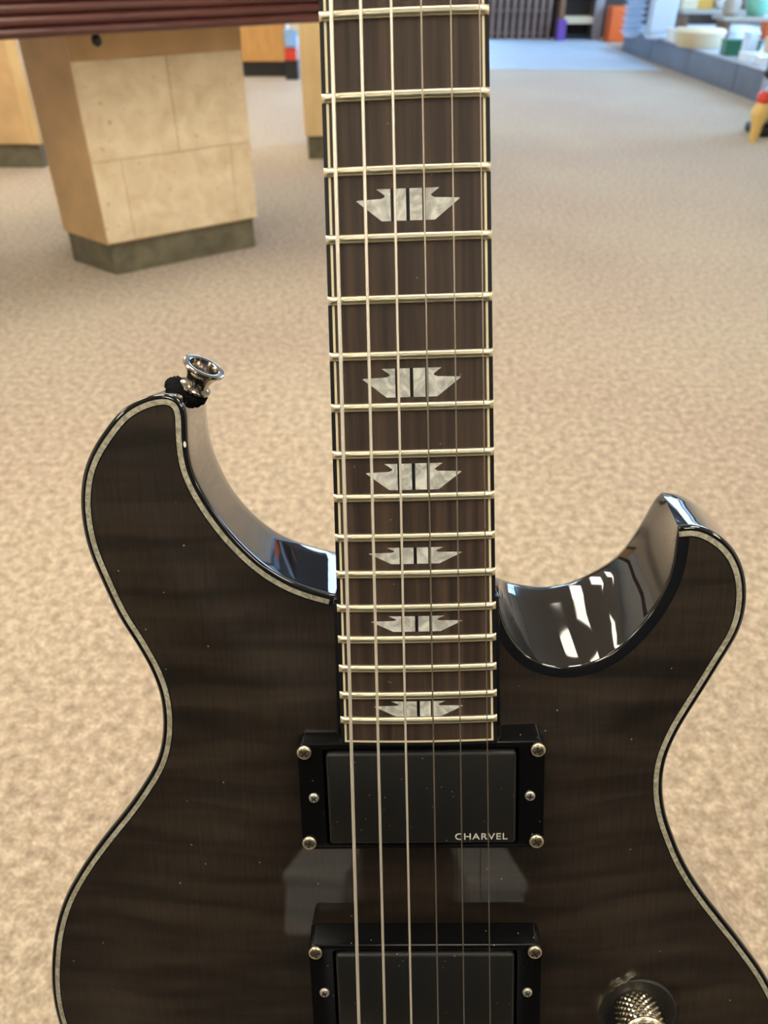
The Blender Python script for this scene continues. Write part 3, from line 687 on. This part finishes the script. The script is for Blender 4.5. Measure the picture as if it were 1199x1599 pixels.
# ------------------------------------------------------------------ table with reeded mahogany edge on a travertine-faced pedestal
P0, P1, P2 = at_z(112, 408), at_z(180, 433), at_z(407, 386)
dv = (P2-P1); wlen = dv.length; dv.normalize(); nv = Vector((dv.y, -dv.x, 0))       # nv points at the camera side
ang = math.atan2(dv.y, dv.x)
tab = empty('display_table', (P1.x, P1.y, 0), ang); tag(tab, 'table with reeded mahogany edge on a tiled tan stone pedestal', 'table')
inv = Matrix.Rotation(-ang, 3, 'Z')
l0 = inv @ (P0-P1)                            # left corner in table coordinates (x along the face, y away)
OVER = 0.20
def line_h(px, py):                           # height where a pixel's ray meets the apron's upright plane
    d = ray(px, py); q = P1+nv*OVER; s = (q-Vector((0, 0, H))).dot(nv)/d.dot(nv); return (Vector((0, 0, H))+d*s)
E0, E1 = line_h(0, 63), line_h(497, 38); HB = (E0.z+E1.z)/2
TR = (inv @ (line_h(640, 35)-P1)).x
def pedestal(x):
    p = link('pedestal', prism_me('pedestal', [(0, 0.006), (wlen, 0.006), (wlen, 0.46), (l0.x+0.10, 0.46), (l0.x, l0.y)], 0.105, HB-0.001), M['travside'], tab, loc=(x, 0, 0))
    link('plinth', prism_me('plinth', [(0.012, 0.018), (wlen-0.012, 0.018), (wlen-0.012, 0.45), (l0.x+0.11, 0.45), (l0.x+0.012, l0.y+0.006)], 0, 0.1049), M['plinth'], p)
    z0, z1, zt = 0.108, 0.355, HB-0.075
    for u0, u1, a, b in ((0, .17, z0, z1), (.17, .86, z0, z1), (.86, 1, z0, z1), (0, .53, z1, zt), (.53, 1, z1, zt)):
        link('tile', box_me('tile', u0*wlen+0.0009, u1*wlen-0.0009, 0.002, 0.0055, a+0.0009, b-0.0009, 0.0005, 1), M['trav'], p)
    link('cap_rail', box_me('cap_rail', 0, wlen, -0.001, 0.0058, zt+0.001, HB-0.002), M['travside'], p)
    return p
pedestal(0); pedestal(-1.7)
TL = TR-3.4
link('tabletop', box_me('tabletop', TL, TR, -OVER+0.03, 0.72, HB, HB+0.13, 0.004), M['mahog'], tab)
# reeded apron along the front: stacked half-round mouldings
for k in range(5):
    z = HB+0.013+k*0.026; n_ = 9
    v, f = [], []
    for x in (TL, TR):
        for i in range(n_): a = math.pi*i/(n_-1); v.append((x, -OVER+0.03-0.016*math.sin(a), z-0.0128*math.cos(a)))
    for i in range(n_-1): f.append((i, i+1, n_+i+1, n_+i))
    f += [(0, n_, 2*n_-1, n_-1), tuple(range(n_)), tuple(range(n_, 2*n_))]
    link('reed', mesh('reed', v, f), M['mahog'], tab, True, angle=50)
q = inv @ (line_h(162, 64)-P1)
link('latch', lathe_me('latch', [(0.004, 0), (0.012, 0.006), (0.014, 0.016), (0.010, 0.026), (0.004, 0.03)], 14), M['black'], tab, True, loc=(q.x, -OVER+0.06, HB-0.03))

# ------------------------------------------------------------------ cabinets behind the table
def cabinet(name, c, w, d, h, rz, face, label, kick=0.11, strip=None, cat='cabinet'):
    e = empty(name, (c.x, c.y, 0), rz); tag(e, label, cat)
    link('body', box_me('body', 0, w, 0, d, kick, h, 0.004), M[face], e)
    link('plinth', box_me('plinth', 0.015, w-0.015, 0.02, d-0.02, 0, kick), M['plinth'] if face != 'honey' else M['black'], e)
    link('top_board', box_me('top_board', -0.02, w+0.02, -0.02, d+0.02, h, h+0.03, 0.004), M['mahog'], e)
    if strip: link('corner_strip', box_me('corner_strip', w-strip, w+0.006, -0.006, 0.03, kick, h-0.001, 0.003), M['pale'], e)
    return e
c = at_z(72, 263); cabinet('cabinet', c-Vector((1.0, 0, 0)), 1.0, 0.5, 0.74, 0, 'travside', 'tan panelled cabinet with pale corner strip and dark base at left edge', strip=0.05)
c = at_z(478, 250); cabinet('cabinet', c, 0.55, 0.45, 0.74, 0.10, 'pale', 'pale wood cabinet with dark base half hidden behind the guitar neck')
c = at_z(386, 120); cabinet('cabinet', c-Vector((1.2, 0, 0)), 1.2+0.35, 0.6, 1.0, 0, 'honey', 'honey wood cabinet with black base far behind the stone pedestal')
# bits beside the far cabinet
def solid(name, prof, pos, m, label, cat, group=None, seg=24, sc=1.0):
    o = link(name, lathe_me(name, [(r*sc, z*sc) for r, z in prof], seg), M[m], None, True, (pos.x, pos.y, pos.z), 40); return tag(o, label, cat, group)
def carton(name, pos, w, d, h, m, label, cat, rz=0.0, lid=None):
    e = empty(name, (pos.x, pos.y, pos.z), rz); tag(e, label, cat)
    link('body', box_me('body', -w/2, w/2, -d/2, d/2, 0, h, min(w, d, h)*0.04), M[m], e)
    link('lid', box_me('lid', -w/2-0.004, w/2+0.004, -d/2-0.004, d/2+0.004, h*0.86, h+0.004, min(w, d, h)*0.03), M[lid or m], e)
    return e
e = empty('added_bench', (0, -0.68, 0)); tag(e, 'low black seat added behind the camera to hide the floor from guitar reflections', 'added_bench')  # unseen, added to keep bright carpet out of the guitar's reflections
link('seat', box_me('seat', -1.1, 1.1, -0.28, 0.28, 0.17, 0.20, 0.004), M['black'], e)
for x in (-1.05, 1.0): link('leg', box_me('leg', x, x+0.05, -0.25, 0.25, 0, 0.169, 0.003), M['black'], e)
carton('reflection_bin', Vector((-0.140, -0.85, 0.2005)), 0.09, 0.16, 0.09, 'white', 'left of two white bins added for pale reflections in the guitar top', 'bin', 0.1)  # unseen pair, added to give the two pale reflected patches
carton('reflection_bin', Vector((0.125, -0.85, 0.2005)), 0.085, 0.16, 0.09, 'white', 'right of two white bins added for pale reflections in the guitar top', 'bin', -0.1)
c = at_z(457, 123)
carton('tool_case', Vector((c.x, c.y, 0)), 0.10, 0.12, 0.13, 'black', 'black case on the floor under a red box behind the table', 'case')
carton('red_box', Vector((c.x, c.y, 0.136)), 0.09, 0.10, 0.08, 'red', 'small red box stacked on a black case behind the table', 'box')
solid('blue_tub', [(0.035, 0), (0.05, 0.01), (0.055, 0.11), (0.058, 0.12), (0.05, 0.12), (0.045, 0.02)], Vector((c.x, c.y, 0.222)), 'skyblue', 'light blue tub on top of the red box', 'tub')
c2 = at_z(447, 126)
e = empty('display_post', (c2.x+0.055, c2.y+0.22, 0)); tag(e, 'slim grey post with a cream sign board beside the honey cabinet', 'post')
link('post', box_me('post', -0.025, 0.025, -0.025, 0.025, 0, 1.1, 0.004), M['grey'], e)
link('board', box_me('board', -0.024, 0.10, -0.04, -0.026, 0.29, 0.9, 0.004), M['cream'], e)

# ------------------------------------------------------------------ far wall furniture
YB = 10.45
def xat(px, py, y): return at_y(px, py, y)
a = xat(752, 60, YB).x; b = xat(858, 60, YB).x
lt = empty('slatted_rack', (a, YB, 0)); tag(lt, 'dark brown slatted rack against the far wall right of the guitar neck', 'rack')
wl = b-a
link('back_panel', box_me('back_panel', 0, wl, 0.12, 0.14, 0.0, 1.5), M['slatback'], lt)
ns = int(wl/0.085); slm = box_me('slat', -0.024, 0.024, 0, 0.03, 0, 1.5, 0.003, 1); rlm = box_me('rail', 0, wl, 0.031, 0.06, -0.015, 0.015, 0.003, 1)
for k in range(ns+1): link('slat', slm, M['slat'], lt, loc=(0.03+k*(wl-0.06)/ns, 0, 0))
for k in range(7): link('rail', rlm, M['slat'], lt, loc=(0, 0, 0.06+k*0.22))
a = xat(862, 60, YB).x; b = xat(936, 60, YB).x; wl = b-a
sh = empty('shelf_unit', (a, YB, 0)); tag(sh, 'open dark shelf unit with a tan plank on the far wall beside the orange box', 'shelf')
link('back_panel', box_me('back_panel', 0, wl, 0.22, 0.24, 0, 1.5), M['slatback'], sh)
for x, m in ((0.05, 'brown'), (wl-0.10, 'grey')): link('upright', box_me('upright', x, x+0.06 if m == 'brown' else x+0.10, -0.02, 0.22, 0, 1.5, 0.004), M[m], sh)
for z, m in ((0.02, 'black'), (0.155, 'cream'), (0.45, 'brown'), (0.85, 'brown'), (1.25, 'brown')): link('plank', box_me('plank', 0.111, wl-0.101, 0, 0.219, z, z+0.07 if m == 'cream' else z+0.03, 0.003), M[m], sh)
c = at_z(868, 60.5); carton('purple_box', Vector((c.x, YB-0.12, 0)), 0.09, 0.14, 0.20, 'purple', 'purple box on the floor at the end of the slatted rack', 'box')
c = at_z(960, 62); carton('orange_crate', Vector((c.x+0.02, YB-0.16, 0)), 0.34, 0.26, 0.33, 'orange', 'bright orange crate on the floor by the far wall', 'crate')

# ------------------------------------------------------------------ display platform along the window
PZ = 0.20; e0 = at_z(966, 78); e1 = at_z(1169, 155); XP = 2.50
pf = empty('display_platform', (XP, 4.6, 0)); tag(pf, 'low slate grey display platform along the window', 'platform')
L_ = e0.y-4.6; npan = 5
def face(y): return 2.62-(y-6.2)*0.0473       # front line of the riser, world x
fx = lambda y: face(4.6+y)-XP
pol = [(fx(L_*k/10), L_*k/10) for k in range(10)] + [(fx(L_)+0.005, L_-0.05), (fx(L_)+0.05, L_+0.12), (fx(L_)+0.2, L_+0.26), (fx(L_)+0.5, L_+0.36), (1.48, L_+0.40), (1.48, 0)]
link('core', prism_me('core', [(x+0.014, y) for x, y in pol], 0, PZ-0.012), M['riser'], pf)
link('deck', prism_me('deck', pol, PZ-0.012, PZ, 0.002), M['risertop'], pf)
for k in range(npan):
    y0, y1 = L_*k/npan+0.006, L_*(k+1)/npan-0.006
    if k == npan-1: y1 -= 0.08
    link('panel', prism_me('panel', [(fx(y0)+0.002, y0), (fx(y1)+0.002, y1), (fx(y1)+0.012, y1), (fx(y0)+0.012, y0)], 0.004, PZ-0.014), M['riser'], pf)
def on(px, py, z=PZ): p = at_z(px, py, z); return Vector((p.x, p.y, z))
def pxm(p): return math.sqrt(p.x**2+p.y**2)/F*1.06      # metres per pixel at that place
def pile(px, py, n, r, m, name, label):
    p = on(px, py)
    for k in range(n):
        solid(name, [(r*0.5, 0), (r*0.6, 0.004), (r*0.98, 0.022), (r, 0.03), (r*0.9, 0.03), (r*0.5, 0.012)], Vector((p.x, p.y, PZ+0.0121*0+k*0.031)), m, label[k] if isinstance(label, list) else label, 'plate', 'stacked plates on the platform end')
pq = on(985, 58)
o4 = ['bottom', 'second', 'third', 'fourth', 'fifth', 'topmost']
for k in range(6):
    solid('plate', [(0.05, 0), (0.06, 0.006), (0.10, 0.045), (0.115, 0.05), (0.10, 0.05), (0.05, 0.012)], Vector((pq.x, pq.y, PZ+k*0.0505)), 'bluewhite', o4[k]+' pale blue bowl of the stack at the platform corner', 'bowl', 'stacked pale blue bowls')
p = on(1027, 60)
e = empty('white_stand', tuple(p)); tag(e, 'tall white display post tinted daylight blue on a round foot on the platform', 'stand')
link('foot', lathe_me('foot', [(0.11, 0), (0.12, 0.01), (0.12, 0.025), (0.10, 0.04)], 32), M['bluewhite'], e, True, angle=40)
link('column', box_me('column', -0.11, 0.11, -0.08, 0.08, 0.041, 1.2, 0.02, 3), M['bluewhite'], e)  # white column, the blue of the daylight is put into its colour
for k, (px, py) in enumerate(((1047, 62), (1063, 61), (1056, 66))):
    solid('cup', [(0.03, 0), (0.04, 0.005), (0.05, 0.09), (0.052, 0.10), (0.044, 0.10), (0.032, 0.012)], on(px, py+2), 'white', ['back left', 'back right', 'front'][k]+' one of the three white cups beside the display post on the platform', 'cup', 'white cups on the platform')
solid('basket', [(0.17, 0), (0.19, 0.02), (0.20, 0.09), (0.21, 0.11), (0.19, 0.13), (0.10, 0.14), (0.02, 0.142)], on(1089, 73), 'cream', 'round cream lidded basket on the platform', 'basket')
def shelf_at(p, w, d, z, label, m='stonegrey'):
    e = empty('riser_shelf', (p.x, p.y, PZ)); tag(e, label, 'shelf')
    link('board', box_me('board', 0, w, 0, d, z-0.03, z, 0.004), M[m], e)
    for x in (0.04, w-0.08): link('support', box_me('support', x, x+0.04, 0.03, d-0.03, 0, z-0.0305, 0.003), M['brown'], e)
    return Vector((p.x, p.y, PZ+z))
s1 = shelf_at(on(1066, 58)+Vector((0, 0.15, 0)), 1.05, 0.34, 0.20, 'grey tiered shelf board behind the cream basket')
s2 = shelf_at(on(1128, 72)+Vector((0, 0.1, 0)), 0.75, 0.30, 0.20, 'grey tiered shelf board above the green box')
def upon(s, dx, dy=0.15): return s+Vector((dx, dy, 0.0005))
carton('cream_box', upon(s1, 0.09), 0.14, 0.12, 0.12, 'cream', 'cream box on the tiered shelf beside the display post', 'box', 0.0)
carton('amber_box', upon(s1, 0.25, 0.2), 0.15, 0.12, 0.26, 'amber', 'amber yellow box on the tiered shelf', 'box')
vase = [(0.04, 0), (0.055, 0.01), (0.075, 0.07), (0.07, 0.12), (0.035, 0.17), (0.045, 0.20), (0.03, 0.20), (0.02, 0.16)]
solid('vase', vase, upon(s1, 0.41), 'white', 'white round vase on the tiered shelf beside the amber box', 'vase')
solid('jar', [(0.05, 0), (0.08, 0.02), (0.085, 0.12), (0.06, 0.16), (0.06, 0.18), (0.02, 0.2)], upon(s1, 0.62), 'brown', 'dark brown lidded jar on the tiered shelf', 'jar')
solid('figurine', [(0.05, 0), (0.055, 0.03), (0.03, 0.10), (0.045, 0.16), (0.025, 0.21), (0.035, 0.26), (0.02, 0.30), (0.002, 0.31)], upon(s1, 0.86), 'grey', 'slim grey figurine on the tiered shelf', 'figurine')
solid('vase', vase, upon(s2, 0.32), 'mint', 'mint green vase on the shelf above the green box', 'vase', sc=1.5)
solid('jar', [(0.05, 0), (0.07, 0.02), (0.075, 0.10), (0.05, 0.14), (0.02, 0.15)], upon(s2, 0.10), 'stonegrey', 'stone grey jar on the shelf left of the mint vase', 'jar')
carton('orange_tin', on(1196, 62)+Vector((0.06, 0.1, 0)), 0.14, 0.14, 0.16, 'orange', 'orange tin with a lilac lid at the right edge of the platform', 'tin', lid='lilac')
for k, (px, py, w, d, h, m, lb, ct, rz) in enumerate((
        (1092, 95, 0.17, 0.15, 0.05, 'white', 'flat white box at the front edge of the platform below the basket', 'box', 0.1),
        (1128, 91, 0.08, 0.08, 0.17, 'bluewhite', 'upright pale blue carton left of the green box', 'carton', 0.2),
        (1158, 88, 0.26, 0.14, 0.10, 'green', 'dark green box on the platform', 'box', -0.05),
        (1150, 104, 0.22, 0.16, 0.05, 'white', 'flat white box in front of the dark green box', 'box', -0.15),
        (1186, 94, 0.17, 0.12, 0.14, 'cream', 'cream box beside the dark green box near the right edge', 'box', 0.2),
        (1178, 109, 0.14, 0.10, 0.05, 'bluewhite', 'small pale blue box at the platform edge on the right', 'box', 0.1))):
    p = on(px, py); p.x = max(p.x, face(p.y)+w/2+0.05)+(0.12 if k == 4 else 0.06 if k == 1 else 0); p.y += 0.1 if k in (2, 3) else 0; carton('display_box', p, w, d, h, m, lb, ct, rz)
# things on the floor at the right edge
p = at_z(1210, 216)
e = empty('garden_machine', (p.x-0.05, p.y+0.10, 0)); tag(e, 'dark grey machine with a tilted black handle at the right edge of the floor', 'machine')
link('base', box_me('base', -0.045, 0.24, -0.09, 0.14, 0, 0.05, 0.015), M['black'], e)
link('housing', box_me('housing', -0.02, 0.22, -0.04, 0.12, 0.051, 0.40, 0.03, 3), M['grey'], e)
link('grip', lathe_me('grip', [(0.01, 0), (0.028, 0.01), (0.028, 0.10), (0.01, 0.11)], 16), M['black'], e, True, angle=40).matrix_local = Matrix.Translation((-0.075, -0.06, 0.30)) @ Matrix.Rotation(0.6, 4, 'Y')
link('pipe', tube_me('pipe', [(-0.03, -0.06, 0.06), (-0.04, -0.06, 0.2), (-0.01, -0.055, 0.30), (0.03, -0.05, 0.36)], 0.022, 12), M['chrome'], e, True)
p = at_z(1175, 221)
e = empty('yellow_bottle', (p.x, p.y, 0)); tag(e, 'straw yellow bottle with an orange-red cap in front of the dark machine', 'bottle')
link('bottle', lathe_me('bottle', [(0.022, 0), (0.024, 0.01), (0.030, 0.08), (0.046, 0.13), (0.047, 0.16), (0.030, 0.195)], 24), M['yellow'], e, True, angle=40)
link('cap', lathe_me('cap', [(0.03, 0.196), (0.036, 0.20), (0.036, 0.235), (0.028, 0.25), (0.005, 0.252)], 24), M['red'], e, True, angle=40)
